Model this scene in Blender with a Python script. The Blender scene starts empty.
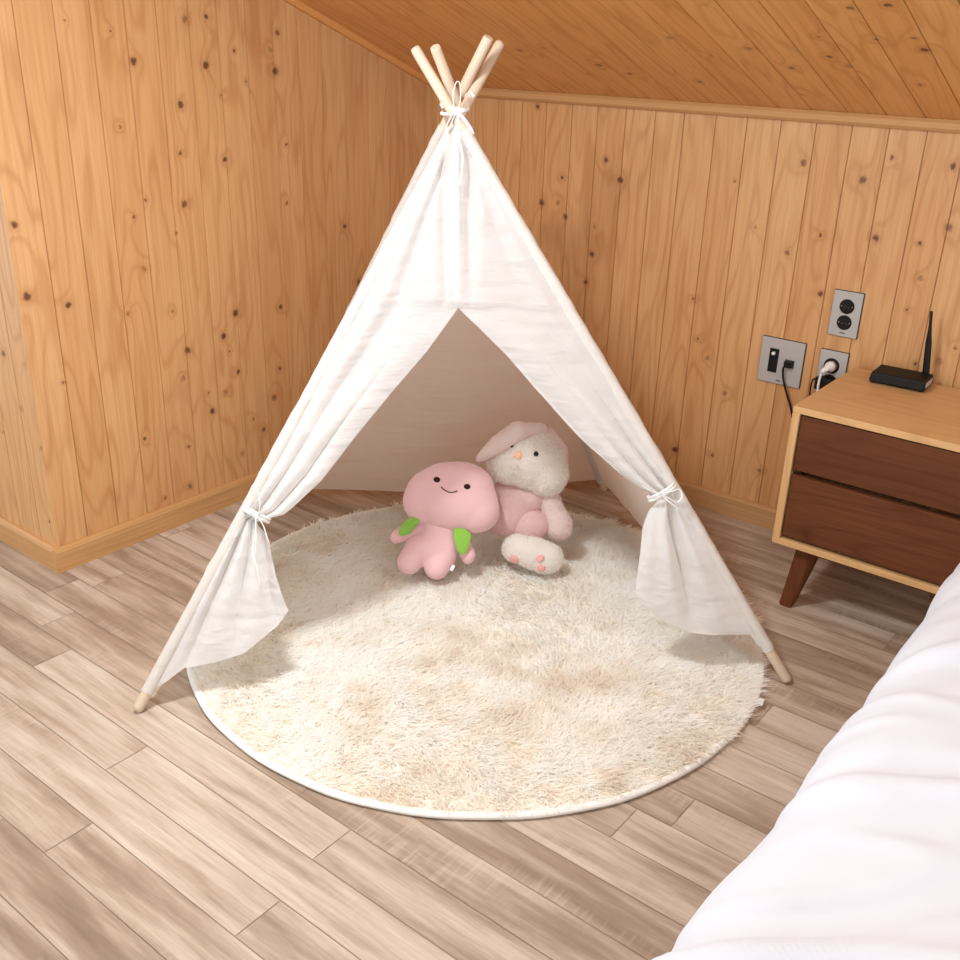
import bpy, bmesh, math, random
import numpy as np
from mathutils import Vector, Matrix, noise, Euler
PI = math.pi
random.seed(7); rng = np.random.default_rng(7)
scene = bpy.context.scene
COL = scene.collection

# ------------------------------------------------------------------ camera
cd = bpy.data.cameras.new('camera'); cam = bpy.data.objects.new('camera', cd); COL.objects.link(cam)
M = ((0.7853, 0.6185, 0.0289), (0.2697, -0.2998, -0.9151), (-0.5574, 0.7263, -0.4025))   # rows: right, down, forward
rt, dn, fw = Vector(M[0]).normalized(), Vector(M[1]), Vector(M[2]).normalized()
dn = fw.cross(rt).normalized(); rt = dn.cross(fw).normalized()
R3 = Matrix((rt, -dn, -fw)).transposed()
cam.matrix_world = Matrix.Translation((0, 0, 1.35)) @ R3.to_4x4()
cd.sensor_width = 36.0; cd.lens = 37.99; cd.clip_start = 0.02
scene.camera = cam

# ------------------------------------------------------------------ world, lights, exposure
w = bpy.data.worlds.new('world'); scene.world = w; w.use_nodes = True
bg = w.node_tree.nodes['Background']
bg.inputs[0].default_value = (0.89, 0.95, 1.0, 1); bg.inputs[1].default_value = 1.35

def area(name, loc, target, size, power, color):
    l = bpy.data.lights.new(name, 'AREA'); l.shape = 'DISK'; l.size = size; l.energy = power; l.color = color
    o = bpy.data.objects.new(name, l); COL.objects.link(o); o.location = loc
    o.rotation_euler = (Vector(target) - Vector(loc)).to_track_quat('-Z', 'Y').to_euler()
    return o
area('ceiling_lamp_light', (-1.30, 0.92, 1.80), (-1.25, 0.95, 0), 0.22, 22, (0.90, 0.96, 1.0))
area('bed_lamp_light', (0.55, 1.15, 1.70), (0.3, 1.2, 0), 0.5, 6, (0.90, 0.96, 1.0))
vs = scene.view_settings
vs.view_transform = 'Standard'; vs.look = 'None'; vs.gamma = 1.0; vs.use_curve_mapping = False
vs.exposure = 0.38
scene.cycles.diffuse_bounces = 10; scene.cycles.max_bounces = 14; scene.cycles.transmission_bounces = 10

# ------------------------------------------------------------------ object helpers
def tag(o, label=None, cat=None, group=None, kind=None):
    if label: o['label'] = label
    if cat: o['category'] = cat
    if group: o['group'] = group
    if kind: o['kind'] = kind
    return o
def thing(name, loc, rot=(0, 0, 0), label=None, cat=None, group=None):
    o = bpy.data.objects.new(name, None); COL.objects.link(o)
    o.location = loc; o.rotation_euler = rot; o.empty_display_size = 0.1
    return tag(o, label, cat, group)
def link(name, me, mat=None, parent=None, smooth=False, loc=None, rot=None):
    o = bpy.data.objects.new(name, me); COL.objects.link(o)
    if mat is not None and not me.materials: me.materials.append(mat)
    if smooth:
        me.polygons.foreach_set('use_smooth', [True] * len(me.polygons))
    if parent: o.parent = parent
    if loc: o.location = loc
    if rot: o.rotation_euler = rot
    return o
def obj(name, bm, mat, parent=None, smooth=False, **k):
    me = bpy.data.meshes.new(name); bm.normal_update(); bm.to_mesh(me); bm.free()
    return link(name, me, mat, parent, smooth, **k)
def pydata(name, v, f, mat, parent=None, smooth=True, **k):
    me = bpy.data.meshes.new(name); me.from_pydata([tuple(map(float, p)) for p in v], [], f); me.update()
    return link(name, me, mat, parent, smooth, **k)
def box(bm, lo, hi, bev=0.0, M=None):
    r = bmesh.ops.create_cube(bm, size=1.0)
    vs_ = r['verts']
    c = [(a + b) / 2 for a, b in zip(lo, hi)]; s = [b - a for a, b in zip(lo, hi)]
    for v in vs_: v.co = Vector((v.co[i] * s[i] + c[i] for i in range(3)))
    if bev:
        es = list({e for v in vs_ for e in v.link_edges})
        r2 = bmesh.ops.bevel(bm, geom=es, offset=bev, segments=2, affect='EDGES', profile=0.5)
        vs_ = list({v for f in r2['faces'] for v in f.verts} | {v for v in vs_ if v.is_valid})
    if M is not None: bmesh.ops.transform(bm, matrix=M, verts=[v for v in vs_ if v.is_valid])
def boxobj(name, lo, hi, mat, parent=None, bev=0.0, **k):
    bm = bmesh.new(); box(bm, lo, hi, bev); return obj(name, bm, mat, parent, **k)
def tube_data(pts, rad, n=8, caps=True):
    pts = [Vector(p) for p in pts]; m = len(pts)
    if not hasattr(rad, '__len__'): rad = [rad] * m
    V = []; F = []; up = Vector((0, 0, 1)); prev = None
    for i, p in enumerate(pts):
        t = (pts[min(i + 1, m - 1)] - pts[max(i - 1, 0)]).normalized()
        if prev is None:
            a = t.cross(up)
            if a.length < 1e-3: a = t.cross(Vector((1, 0, 0)))
        else: a = prev - t * prev.dot(t)
        a.normalize(); prev = a; b = t.cross(a)
        for j in range(n):
            th = 2 * PI * j / n
            V.append(p + (a * math.cos(th) + b * math.sin(th)) * rad[i])
    for i in range(m - 1):
        for j in range(n):
            F.append((i * n + j, i * n + (j + 1) % n, (i + 1) * n + (j + 1) % n, (i + 1) * n + j))
    if caps:
        F.append(tuple(range(n))[::-1]); F.append(tuple((m - 1) * n + j for j in range(n)))
    return V, F
def join(*vf):
    V = []; F = []
    for v, f in vf:
        b = len(V); V += list(v); F += [tuple(i + b for i in q) for q in f]
    return V, F
def tube(name, pts, rad, mat, parent=None, n=8, **k):
    v, f = tube_data(pts, rad, n); return pydata(name, v, f, mat, parent, **k)
def smooth_path(pts, sub=8):
    pts = [Vector(p) for p in pts]; out = []
    P = [pts[0] * 2 - pts[1]] + pts + [pts[-1] * 2 - pts[-2]]
    for i in range(1, len(P) - 2):
        for s in range(sub):
            t = s / sub; a, b, c, d = P[i - 1], P[i], P[i + 1], P[i + 2]
            out.append(0.5 * ((2 * b) + (c - a) * t + (2 * a - 5 * b + 4 * c - d) * t * t + (3 * b - a - 3 * c + d) * t ** 3))
    out.append(pts[-1]); return out
def interp(pts, t):
    """piecewise-linear by arc parameter index spacing on cumulative length"""
    P = np.array(pts, float); d = np.r_[0, np.cumsum(np.linalg.norm(np.diff(P, axis=0), axis=1))]; d /= d[-1]
    return np.array([np.interp(t, d, P[:, i]) for i in range(P.shape[1])])

# ------------------------------------------------------------------ materials
class NT:
    def __init__(s, name, rough=0.5, spec=0.5):
        s.m = bpy.data.materials.new(name); s.m.use_nodes = True; s.t = s.m.node_tree
        s.b = s.t.nodes['Principled BSDF']; s.b.inputs['Roughness'].default_value = rough
        s.b.inputs['Specular IOR Level'].default_value = spec
        s.out = s.t.nodes['Material Output']
    def n(s, kind, **inp):
        nd = s.t.nodes.new('ShaderNode' + kind)
        for k, v in inp.items(): s.set(nd, k, v)
        return nd
    def set(s, nd, k, v):
        if isinstance(k, str) and k.startswith('_'): setattr(nd, k[1:], v); return
        key = int(k[1:]) if isinstance(k, str) and k[0] == 'i' and k[1:].isdigit() else k.replace('__', ' ')
        if isinstance(v, bpy.types.NodeSocket): s.t.links.new(v, nd.inputs[key])
        else: nd.inputs[key].default_value = v
    def math(s, op, a, b=0.0, c=None, clamp=False):
        nd = s.t.nodes.new('ShaderNodeMath'); nd.operation = op; nd.use_clamp = clamp
        for i, v in enumerate((a, b, c)):
            if v is not None: s.set(nd, 'i%d' % i, v)
        return nd.outputs[0]
    def vmath(s, op, a, b=None, out=0):
        nd = s.t.nodes.new('ShaderNodeVectorMath'); nd.operation = op
        s.set(nd, 'i0', a)
        if b is not None: s.set(nd, 'i1', b)
        return nd.outputs[out]
    def ramp(s, fac, stops, interp='LINEAR'):
        nd = s.t.nodes.new('ShaderNodeValToRGB'); s.t.links.new(fac, nd.inputs[0]); r = nd.color_ramp; r.interpolation = interp
        while len(r.elements) < len(stops): r.elements.new(0.5)
        for e, (p, c) in zip(r.elements, stops):
            e.position = p; e.color = (*c, 1) if len(c) == 3 else c
        return nd.outputs[0]
    def mix(s, f, a, b, blend='MIX'):
        nd = s.t.nodes.new('ShaderNodeMix'); nd.data_type = 'RGBA'; nd.blend_type = blend
        for k, v in ((0, f), (6, a), (7, b)):
            if isinstance(v, bpy.types.NodeSocket): s.t.links.new(v, nd.inputs[k])
            else: nd.inputs[k].default_value = v if k == 0 else ((*v, 1) if len(v) == 3 else v)
        return nd.outputs[2]
    def noise(s, vec, scale, detail=3.0, rough=0.5, w=None):
        nd = s.t.nodes.new('ShaderNodeTexNoise'); s.t.links.new(vec, nd.inputs['Vector'])
        nd.inputs['Scale'].default_value = scale; nd.inputs['Detail'].default_value = detail; nd.inputs['Roughness'].default_value = rough
        return nd.outputs[0]
    def bump(s, h, strength, dist):
        nd = s.n('Bump'); nd.inputs['Strength'].default_value = strength; nd.inputs['Distance'].default_value = dist
        s.t.links.new(h, nd.inputs['Height']); s.t.links.new(nd.outputs[0], s.b.inputs['Normal'])
    def color(s, c):
        if isinstance(c, bpy.types.NodeSocket): s.t.links.new(c, s.b.inputs['Base Color'])
        else: s.b.inputs['Base Color'].default_value = (*c, 1)

def plain(name, c, rough=0.5, spec=0.5, metal=0.0, var=0.06, scale=40.0, bump=0.0):
    q = NT(name, rough, spec); tc = q.n('TexCoord').outputs['Object']
    nz = q.noise(tc, scale)
    q.color(q.mix(nz, tuple(x * (1 - var) for x in c), tuple(min(1, x * (1 + var)) for x in c)))
    q.b.inputs['Metallic'].default_value = metal
    if bump: q.bump(nz, 0.5, bump)
    return q.m

def pine(name, knots, light, dark, deep, rough=0.42):
    """knotty pine boarding: uv in metres, v along the board; 'tone' random per board, 'groove' 1 in the joint"""
    q = NT(name, rough, 0.35)
    uv = q.n('UVMap').outputs[0]
    at = q.n('Attribute', _attribute_name='tone').outputs['Fac']
    gr = q.n('Attribute', _attribute_name='groove').outputs['Fac']
    sep = q.n('SeparateXYZ', i0=uv); u, v = sep.outputs[0], sep.outputs[1]
    off = q.math('MULTIPLY', at, 53.0)
    # nearest knot, in knot radii; the outline is ragged
    wob = q.t.nodes.new('ShaderNodeTexNoise'); q.t.links.new(uv, wob.inputs['Vector']); wob.inputs['Scale'].default_value = 95.0; wob.inputs['Detail'].default_value = 2.0
    kuv = q.vmath('ADD', uv, q.vmath('MULTIPLY', q.vmath('SUBTRACT', wob.outputs[1], (.5, .5, .5)), (0.009, 0.014, 0.0)))
    kd = None
    for i, (ku, kv) in enumerate(knots):
        r = (0.0072, 0.0105, 0.0042, 0.0080, 0.0034, 0.0090, 0.0050)[i % 7]
        d = q.vmath('DISTANCE', kuv, (ku, kv, 0.0), out=1)
        d = q.math('MULTIPLY', d, 1.0 / r)
        kd = d if kd is None else q.math('MINIMUM', kd, d)
    if kd is None: kd = q.math('ADD', 50.0, 0.0)
    pull = q.math('EXPONENT', q.math('MULTIPLY', kd, -0.36))
    kst = q.n('MapRange', i0=q.noise(uv, 17.0, 0.0), i1=0.34, i2=0.56, i3=0.35, i4=1.0).outputs[0]
    # long cathedral figure: stretched noise cut into rings, bent round the knots
    cv = q.n('CombineXYZ', i0=q.math('MULTIPLY', u, 9.0), i1=q.math('MULTIPLY', v, 1.15), i2=off).outputs[0]
    base = q.noise(cv, 1.0, 1.5, 0.45)
    ph = q.math('ADD', q.math('MULTIPLY', base, 62.0), q.math('MULTIPLY', pull, 9.0))
    ring = q.math('SINE', ph)
    line = q.math('POWER', q.math('MULTIPLY_ADD', ring, 0.5, 0.5), 5.0)
    cf = q.n('CombineXYZ', i0=q.math('MULTIPLY', u, 230.0), i1=q.math('MULTIPLY', v, 5.0), i2=off).outputs[0]
    fine = q.noise(cf, 1.0, 2.0, 0.6)
    cb = q.n('CombineXYZ', i0=q.math('MULTIPLY', u, 14.0), i1=q.math('MULTIPLY', v, 1.6), i2=q.math('ADD', off, 9.0)).outputs[0]
    broad = q.noise(cb, 1.0, 2.0, 0.5)
    tone = q.math('MULTIPLY_ADD', q.math('FRACT', q.math('MULTIPLY', at, 7.31)), 0.42, q.math('MULTIPLY', broad, 0.55))
    c = q.mix(tone, light, dark)
    vis = q.math('MULTIPLY', line, q.math('MULTIPLY_ADD', broad, 0.75, 0.02))
    c = q.mix(q.math('MULTIPLY', vis, 0.85), c, deep)
    mid = q.noise(q.n('CombineXYZ', i0=q.math('MULTIPLY', u, 75.0), i1=q.math('MULTIPLY', v, 2.2), i2=off).outputs[0], 1.0, 3.0, 0.6)
    c = q.mix(q.n('MapRange', i0=mid, i1=0.46, i2=0.72, i3=0.0, i4=0.34).outputs[0], c, deep)
    c = q.mix(q.n('MapRange', i0=fine, i1=0.42, i2=0.75, i3=0.0, i4=0.38).outputs[0], c, tuple(x * 0.78 for x in dark))
    # knots: brown heart, darker rim, soft stained halo
    halo = q.math('EXPONENT', q.math('MULTIPLY', kd, -0.75))
    c = q.mix(q.math('MULTIPLY', q.math('MULTIPLY', halo, 0.75), kst), c, (deep[0] * 0.8, deep[1] * 0.68, deep[2] * 0.55))
    core = q.n('MapRange', _interpolation_type='SMOOTHSTEP', i0=q.math('ADD', kd, q.math('MULTIPLY', fine, 0.5)), i1=0.75, i2=1.5, i3=1.0, i4=0.0).outputs[0]
    c = q.mix(q.math('MULTIPLY', q.math('MULTIPLY', core, 0.9), kst), c, (0.11, 0.042, 0.018))
    c = q.mix(q.math('MULTIPLY', gr, 0.70), c, (0.22, 0.09, 0.032))
    q.color(c)
    q.bump(q.math('ADD', fine, q.math('MULTIPLY', line, 0.6)), 0.15, 0.0006)
    return q.m

LIGHT, DARK, DEEP = (0.70, 0.415, 0.195), (0.585, 0.295, 0.113), (0.40, 0.155, 0.045)
KB = [(-1.666,1.014),(-1.611,.962),(-1.689,.813),(-1.692,.727),(-1.964,.828),(-1.707,.637),(-1.821,.948),(-1.831,.869),(-1.893,.862),(-1.328,.648),(-1.8,.83),(-1.243,.997),(-1.054,1.061),(-.828,1.095),(-.68,1.089),(-.661,.945),(-.721,.895),(-.702,.81),(-.719,.725),(-.832,.894),(-1.165,.878),(-1.063,.822),(-.891,1.035),(-.979,.881),(-.953,.727),(-1.637,.368),(-1.26,.478),(-1.298,.531),(-1.19,.382),(-1.331,.163),(-1.204,.178),(-1.047,.173),(-.583,.648),(-.615,.605),(-.671,.587),(-1.927,1.151)]
KL = [(1.226,.911),(1.231,.739),(1.547,.894),(1.56,.759),(1.671,.838),(1.705,.91),(1.637,.631),(1.499,.65),(1.674,.511),(1.586,.933),(1.334,.701),(1.537,1.333),(1.593,1.266),(1.536,1.114),(1.823,1.372),(1.81,1.257),(1.906,1.292),(2.033,1.293),(1.94,1.214),(1.721,1.161),(1.706,1.04),(2.061,1.338),(2.045,1.24),(2.075,1.042),(2.023,.573),(1.421,1.352),(1.755,1.365),(1.854,1.18),(1.851,1.015),(1.85,.586),(2.066,.876),(2.302,.783),(1.819,.478),(1.802,.527),(2.007,.383),(1.845,.408),(2.361,.594),(1.291,.508),(1.794,.355),(1.732,.371),(1.742,.311),(1.891,.246),(1.839,.147),(1.978,.293),(1.648,.226),(1.64,.103),(1.551,.096),(1.65,.435),(1.506,.292),(1.928,.202)]
KF = [(-2.408,.442),(-2.333,.354),(-2.53,.345),(-2.455,.579),(-2.357,.14)]
KC = [(-1.493,.211),(-1.669,.376),(-1.187,.371),(-1.299,.181),(-1.078,.657),(-1.765,.349),(-1.543,.324),(-1.252,.47),(-1.562,.267),(-.895,.707),(-.776,.647),(-.747,.697),(-.7,.662),(-.686,.507),(-.892,.39),(-.863,.337),(-.728,.242),(-1.008,.309),(-1.041,.128),(-1.073,.423),(-.763,.495),(-.883,.501),(-.677,.448)]
M_back = pine('pine_back', KB, LIGHT, DARK, DEEP)
M_left = pine('pine_left', KL, LIGHT, DARK, DEEP)
M_face = pine('pine_face', KF, LIGHT, DARK, DEEP)
M_ceil = pine('pine_ceiling', KC, (0.76, 0.405, 0.15), (0.68, 0.32, 0.098), (0.42, 0.15, 0.035))
M_trim = pine('pine_trim', [(0.62, 0.3)], (0.60, 0.35, 0.15), (0.54, 0.29, 0.11), (0.40, 0.18, 0.06))
M_trim_pale = pine('pine_trim_pale', [(0.62, 0.3)], (0.56, 0.34, 0.16), (0.50, 0.28, 0.115), (0.40, 0.18, 0.06))
M_oak = pine('oak_veneer', [], (0.68, 0.43, 0.20), (0.60, 0.345, 0.145), (0.46, 0.24, 0.09), 0.4)
M_walnut = pine('walnut', [], (0.155, 0.050, 0.017), (0.092, 0.027, 0.009), (0.055, 0.015, 0.005), 0.55)
M_walnut.node_tree.nodes['Principled BSDF'].inputs['Specular IOR Level'].default_value = 0.18
M_pole = pine('birch_pole', [], (0.72, 0.585, 0.44), (0.65, 0.51, 0.37), (0.52, 0.38, 0.26), 0.6)
M_foot = M_pole

def floor_mat():
    q = NT('oak_plank_floor', 0.42, 0.4)
    uv = q.n('UVMap').outputs[0]
    at = q.n('Attribute', _attribute_name='tone').outputs['Fac']
    gr = q.n('Attribute', _attribute_name='groove').outputs['Fac']
    sep = q.n('SeparateXYZ', i0=uv); u, v = sep.outputs[0], sep.outputs[1]
    off = q.math('MULTIPLY', at, 91.0)
    c1 = q.n('CombineXYZ', i0=q.math('MULTIPLY', u, 2.8), i1=q.math('MULTIPLY', v, 24.0), i2=off).outputs[0]
    streak = q.noise(c1, 1.0, 5.0, 0.62)
    c2 = q.n('CombineXYZ', i0=q.math('MULTIPLY', u, 9.0), i1=q.math('MULTIPLY', v, 170.0), i2=off).outputs[0]
    fine = q.noise(c2, 1.0, 3.0, 0.6)
    c3 = q.n('CombineXYZ', i0=q.math('MULTIPLY', u, 150.0), i1=q.math('MULTIPLY', v, 9.0), i2=off).outputs[0]
    saw = q.noise(c3, 1.0, 1.0, 0.5)
    c4 = q.n('CombineXYZ', i0=q.math('MULTIPLY', u, 3.0), i1=q.math('MULTIPLY', v, 11.0), i2=q.math('ADD', off, 5.0)).outputs[0]
    where = q.n('MapRange', i0=q.noise(c4, 1.0, 2.0), i1=0.52, i2=0.72).outputs[0]
    t = q.math('MULTIPLY_ADD', q.math('SUBTRACT', q.math('FRACT', q.math('MULTIPLY', at, 5.7)), 0.5), 0.26, streak)
    c = q.ramp(t, [(0.28, (0.61, 0.525, 0.435)), (0.42, (0.535, 0.44, 0.35)), (0.53, (0.43, 0.335, 0.255)), (0.64, (0.32, 0.235, 0.172)), (0.80, (0.23, 0.16, 0.112))])
    c = q.mix(q.n('MapRange', i0=fine, i1=0.40, i2=0.72, i3=0.0, i4=0.42).outputs[0], c, (0.30, 0.215, 0.155))
    sl = q.n('MapRange', i0=saw, i1=0.50, i2=0.66).outputs[0]
    c = q.mix(q.math('MULTIPLY', q.math('MULTIPLY', sl, where), 0.40), c, (0.62, 0.52, 0.42))
    c = q.mix(q.math('MULTIPLY', gr, 0.40), c, (0.25, 0.18, 0.135))
    q.color(c); q.bump(fine, 0.12, 0.0005)
    return q.m
M_floor = floor_mat()

def cloth(name, c, trans=0.25, weave=900.0, crease=0.0012):
    q = NT(name, 0.9, 0.1); tc = q.n('TexCoord').outputs['Object']
    st = q.n('Mapping', Vector=tc, Scale=(1, 1, 6.0)).outputs[0]
    n1 = q.noise(st, 9.0, 4.0, 0.55); n2 = q.noise(tc, weave, 1.0)
    q.color(q.mix(n1, tuple(x * 0.96 for x in c), c))
    q.bump(q.math('ADD', n1, q.math('MULTIPLY', n2, 0.10)), 0.5, crease * 4)
    if trans:
        tr = q.n('BsdfTranslucent'); tr.inputs[0].default_value = (min(1, c[0] * 1.04), min(1, c[1] * 1.04), min(1, c[2] * 1.03), 1)
        mx = q.n('MixShader'); mx.inputs[0].default_value = trans
        q.t.links.new(q.b.outputs[0], mx.inputs[1]); q.t.links.new(tr.outputs[0], mx.inputs[2])
        q.t.links.new(mx.outputs[0], q.out.inputs[0])
    return q.m
M_cloth = cloth('white_cotton', (0.90, 0.90, 0.895), 0.55, crease=.0045)
M_cord = cloth('cotton_cord', (0.88, 0.87, 0.85), 0.0)
M_duvet = cloth('duvet_cotton', (0.64, 0.665, 0.72), 0.0, 700.0, 0.0008)
M_matt = cloth('mattress_ticking', (0.75, 0.74, 0.72), 0.0)

def fuzzy(name, c, c2, scale=60.0, rough=0.95, sheen=0.3, thin=0.0):
    q = NT(name, rough, 0.08); tc = q.n('TexCoord').outputs['Object']
    nz = q.noise(tc, scale, 3.0)
    q.color(q.mix(nz, c, c2)); q.b.inputs['Sheen Weight'].default_value = sheen
    q.bump(q.noise(tc, 420.0, 2.0), 0.35, 0.0015)
    if thin:
        tr = q.n('BsdfTranslucent'); q.t.links.new(q.b.inputs['Base Color'].links[0].from_socket, tr.inputs[0])
        mx = q.n('MixShader'); mx.inputs[0].default_value = thin
        q.t.links.new(q.b.outputs[0], mx.inputs[1]); q.t.links.new(tr.outputs[0], mx.inputs[2]); q.t.links.new(mx.outputs[0], q.out.inputs[0])
    return q.m
def rug_mat():
    q = NT('shaggy_pile', 0.95, 0.08); tc = q.n('TexCoord').outputs['Object']
    a = q.noise(tc, 4.2, 4.0, 0.6); b = q.noise(q.vmath('ADD', tc, (7.0, 3.0, 0.0)), 13.0, 3.0, 0.55)
    t = q.math('MULTIPLY_ADD', b, 0.45, q.math('MULTIPLY', a, 0.75))
    rn = q.n('Attribute', _attribute_name='tone').outputs['Fac']
    t = q.math('MULTIPLY_ADD', q.math('SUBTRACT', rn, 0.5), 0.16, t)
    q.color(q.ramp(t, [(0.50, (0.97, 0.965, 0.945)), (0.62, (0.955, 0.94, 0.895)), (0.74, (0.91, 0.865, 0.79)), (0.90, (0.84, 0.755, 0.645))]))
    tr = q.n('BsdfTranslucent'); q.t.links.new(q.b.inputs['Base Color'].links[0].from_socket, tr.inputs[0])
    mx = q.n('MixShader'); mx.inputs[0].default_value = 0.5
    q.t.links.new(q.b.outputs[0], mx.inputs[1]); q.t.links.new(tr.outputs[0], mx.inputs[2]); q.t.links.new(mx.outputs[0], q.out.inputs[0])
    return q.m
M_rug = rug_mat()
M_bind = cloth('rug_binding', (0.86, 0.84, 0.79), 0.0)
M_back_rug = cloth('rug_backing', (0.85, 0.79, 0.69), 0.0)
M_peach = fuzzy('pink_velour', (0.70, 0.43, 0.44), (0.74, 0.47, 0.48), 30)
M_leaf = fuzzy('green_felt', (0.20, 0.42, 0.055), (0.26, 0.50, 0.08), 90)
M_stitch = plain('brown_thread', (0.035, 0.012, 0.010), 0.8, 0.1)
M_rpink = fuzzy('rabbit_pink_plush', (0.84, 0.60, 0.57), (0.88, 0.68, 0.64), 50, thin=0.4)
M_rpale = fuzzy('rabbit_pale_pink_plush', (0.87, 0.73, 0.68), (0.91, 0.79, 0.75), 50, thin=0.4)
M_rwhite = fuzzy('rabbit_white_plush', (0.90, 0.85, 0.79), (0.93, 0.89, 0.84), 50, thin=0.4)
M_rpad = fuzzy('rabbit_pad', (0.66, 0.30, 0.30), (0.72, 0.36, 0.35), 80)
M_nose = plain('rabbit_nose', (0.83, 0.42, 0.24), 0.5)
M_black = plain('black_plastic', (0.006, 0.0055, 0.005), 0.5, 0.25)
M_blackm = plain('matt_black_plastic', (0.007, 0.006, 0.004), 0.6, 0.25)
M_grey = plain('grey_plate', (0.42, 0.405, 0.39), 0.45, var=0.03)
M_edge = plain('dark_plate_edge', (0.05, 0.04, 0.035), 0.5)
M_white = plain('white_plastic', (0.82, 0.82, 0.80), 0.4, var=0.02)
M_metal = plain('steel_pin', (0.6, 0.6, 0.58), 0.3, metal=1.0)
M_tag = plain('white_label', (0.85, 0.85, 0.83), 0.7)
M_bedbase = plain('bed_base_wood', (0.30, 0.16, 0.08), 0.5)

# ------------------------------------------------------------------ room
XL, YR, YB = -2.3374, 1.2083, 2.7459          # left wall plane, its outer corner, back wall plane
ZK, SL = 1.191, 0.3726                        # knee wall height, ceiling slope
YF = -1.9; XR = 1.7; XF = -4.0
def zc(y): return ZK + SL * (YB - y)

def set_attrs(me, tones, grooves, uvs):
    a = me.attributes.new('tone', 'FLOAT', 'FACE'); a.data.foreach_set('value', np.array(tones, np.float32))
    g = me.attributes.new('groove', 'FLOAT', 'FACE'); g.data.foreach_set('value', np.array(grooves, np.float32))
    uvl = me.uv_layers.new(name='UVMap')
    uvl.data.foreach_set('uv', np.array(uvs, np.float32).ravel())

def boarded(name, cuts, vlo, vhi, place, mat, g=0.0006, depth=0.0022, bevel=0.0012):
    """boards between successive cuts; profile has a V joint; vlo/vhi give the ends at u; place(u, v, d) -> point, d out of the wall"""
    V = []; F = []; tones = []; gro = []; uvs = []
    def quad(u0, d0, u1, d1, tone, gv):
        b = len(V)
        P = [(u0, vlo(u0), d0), (u1, vlo(u1), d1), (u1, vhi(u1), d1), (u0, vhi(u0), d0)]
        for p in P: V.append(place(*p)); uvs.append((p[0], p[1]))
        F.append((b, b + 1, b + 2, b + 3)); tones.append(tone); gro.append(gv)
    for i in range(len(cuts) - 1):
        a, b = cuts[i], cuts[i + 1]; t = random.random()
        first, last = i == 0, i == len(cuts) - 2
        if not first:
            quad(a - g, -depth, a + g, -depth, t, 1.0)
            quad(a + g, -depth, a + g + bevel, 0, t, 0.35)
        quad(a + (0 if first else g + bevel), 0, b - (0 if last else g + bevel), 0, t, 0.0)
        if not last: quad(b - g - bevel, 0, b - g, -depth, t, 0.35)
    me = bpy.data.meshes.new(name); me.from_pydata([tuple(p) for p in V], [], F); me.update()
    set_attrs(me, tones, gro, uvs)
    o = link(name, me, mat); tag(o, kind='structure')
    return o
def grown(a, pitch, n, sign=1): return [a + sign * pitch * k for k in range(1, n + 1)]

cb = sorted([-.663,-.755,-.847,-.941,-1.036,-1.132,-1.229,-1.322,-1.42,-1.512,-1.61,-1.707,-1.798,-1.893,-1.986,-2.08,-2.175,-2.27,XL - .02] + grown(-.663, .094, 25))
wall_back = boarded('wall_back', cb, lambda u: 0.0, lambda u: ZK + 0.01, lambda u, v, d: (u, YB - d, v), M_back)
cl = [YR,1.298,1.394,1.488,1.58,1.67,1.766,1.857,1.95,2.045,2.134,2.226,2.319,2.416,2.51,2.605,2.70,YB + .02]
wall_left = boarded('wall_left', cl, lambda u: 0.0, lambda u: zc(u) + 0.01, lambda u, v, d: (XL + d, u, v), M_left)
cf = sorted([XL,-2.416,-2.521] + grown(-2.521, .1, 14, -1))
wall_recess = boarded('wall_recess', cf, lambda u: 0.0, lambda u: zc(YR) + 0.01, lambda u, v, d: (u, YR - d, v), M_face)
cc = sorted([-2.009,-1.915,-1.821,-1.72,-1.627,-1.53,-1.434,-1.338,-1.243,-1.142,-1.05,-.954,-.857,-.762,XF] + grown(-2.009, .096, 20, -1) + grown(-.762, .096, 25))
cs, sn = math.cos(math.atan(SL)), math.sin(math.atan(SL))
ceiling = boarded('ceiling', cc, lambda u: -0.02, lambda u: (YB - YF) / cs,
                  lambda u, v, d: (u, YB - v * cs - d * sn, ZK + v * sn - d * cs), M_ceil)

# floor: planks run along x, rows across y
def build_floor():
    V = []; F = []; tones = []; gro = []; uvs = []
    known = {1: -1.975, 2: -2.118, 3: -2.258, -3: -1.564, -4: -1.435, -5: -1.295, -1: -1.028, -2: -2.35, 0: -0.62}
    p = 0.0975; g = 0.0009
    def quad(x0, y0, x1, y1, z, t, gv):
        b = len(V)
        for x, y in ((x0, y0), (x1, y0), (x1, y1), (x0, y1)): V.append((x, y, z)); uvs.append((x, y))
        F.append((b, b + 1, b + 2, b + 3)); tones.append(t); gro.append(gv)
    k0 = int((YF - .8225) / p) - 1; k1 = int((YB - .8225) / p) + 1
    for k in range(k0, k1 + 1):
        y0 = .8225 + p * k; y1 = y0 + p
        x = known.get(k, random.uniform(-2.6, -1.6)); L = 0.92
        n = int((x - XF) / L) + 1; x -= n * L
        while x < XR:
            t = random.random()
            quad(x + g, y0 + g, x + L - g, y1 - g, 0.0, t, 0.0)
            x += L
    b = len(V)
    for x, y in ((XF - .9, YF - .2), (XR + .9, YF - .2), (XR + .9, YB + .1), (XF - .9, YB + .1)): V.append((x, y, -0.0012)); uvs.append((x, y))
    F.append((b, b + 1, b + 2, b + 3)); tones.append(.5); gro.append(1.0)
    me = bpy.data.meshes.new('floor'); me.from_pydata(V, [], F); me.update(); set_attrs(me, tones, gro, uvs)
    return tag(link('floor', me, M_floor), kind='structure')
build_floor()

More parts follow.
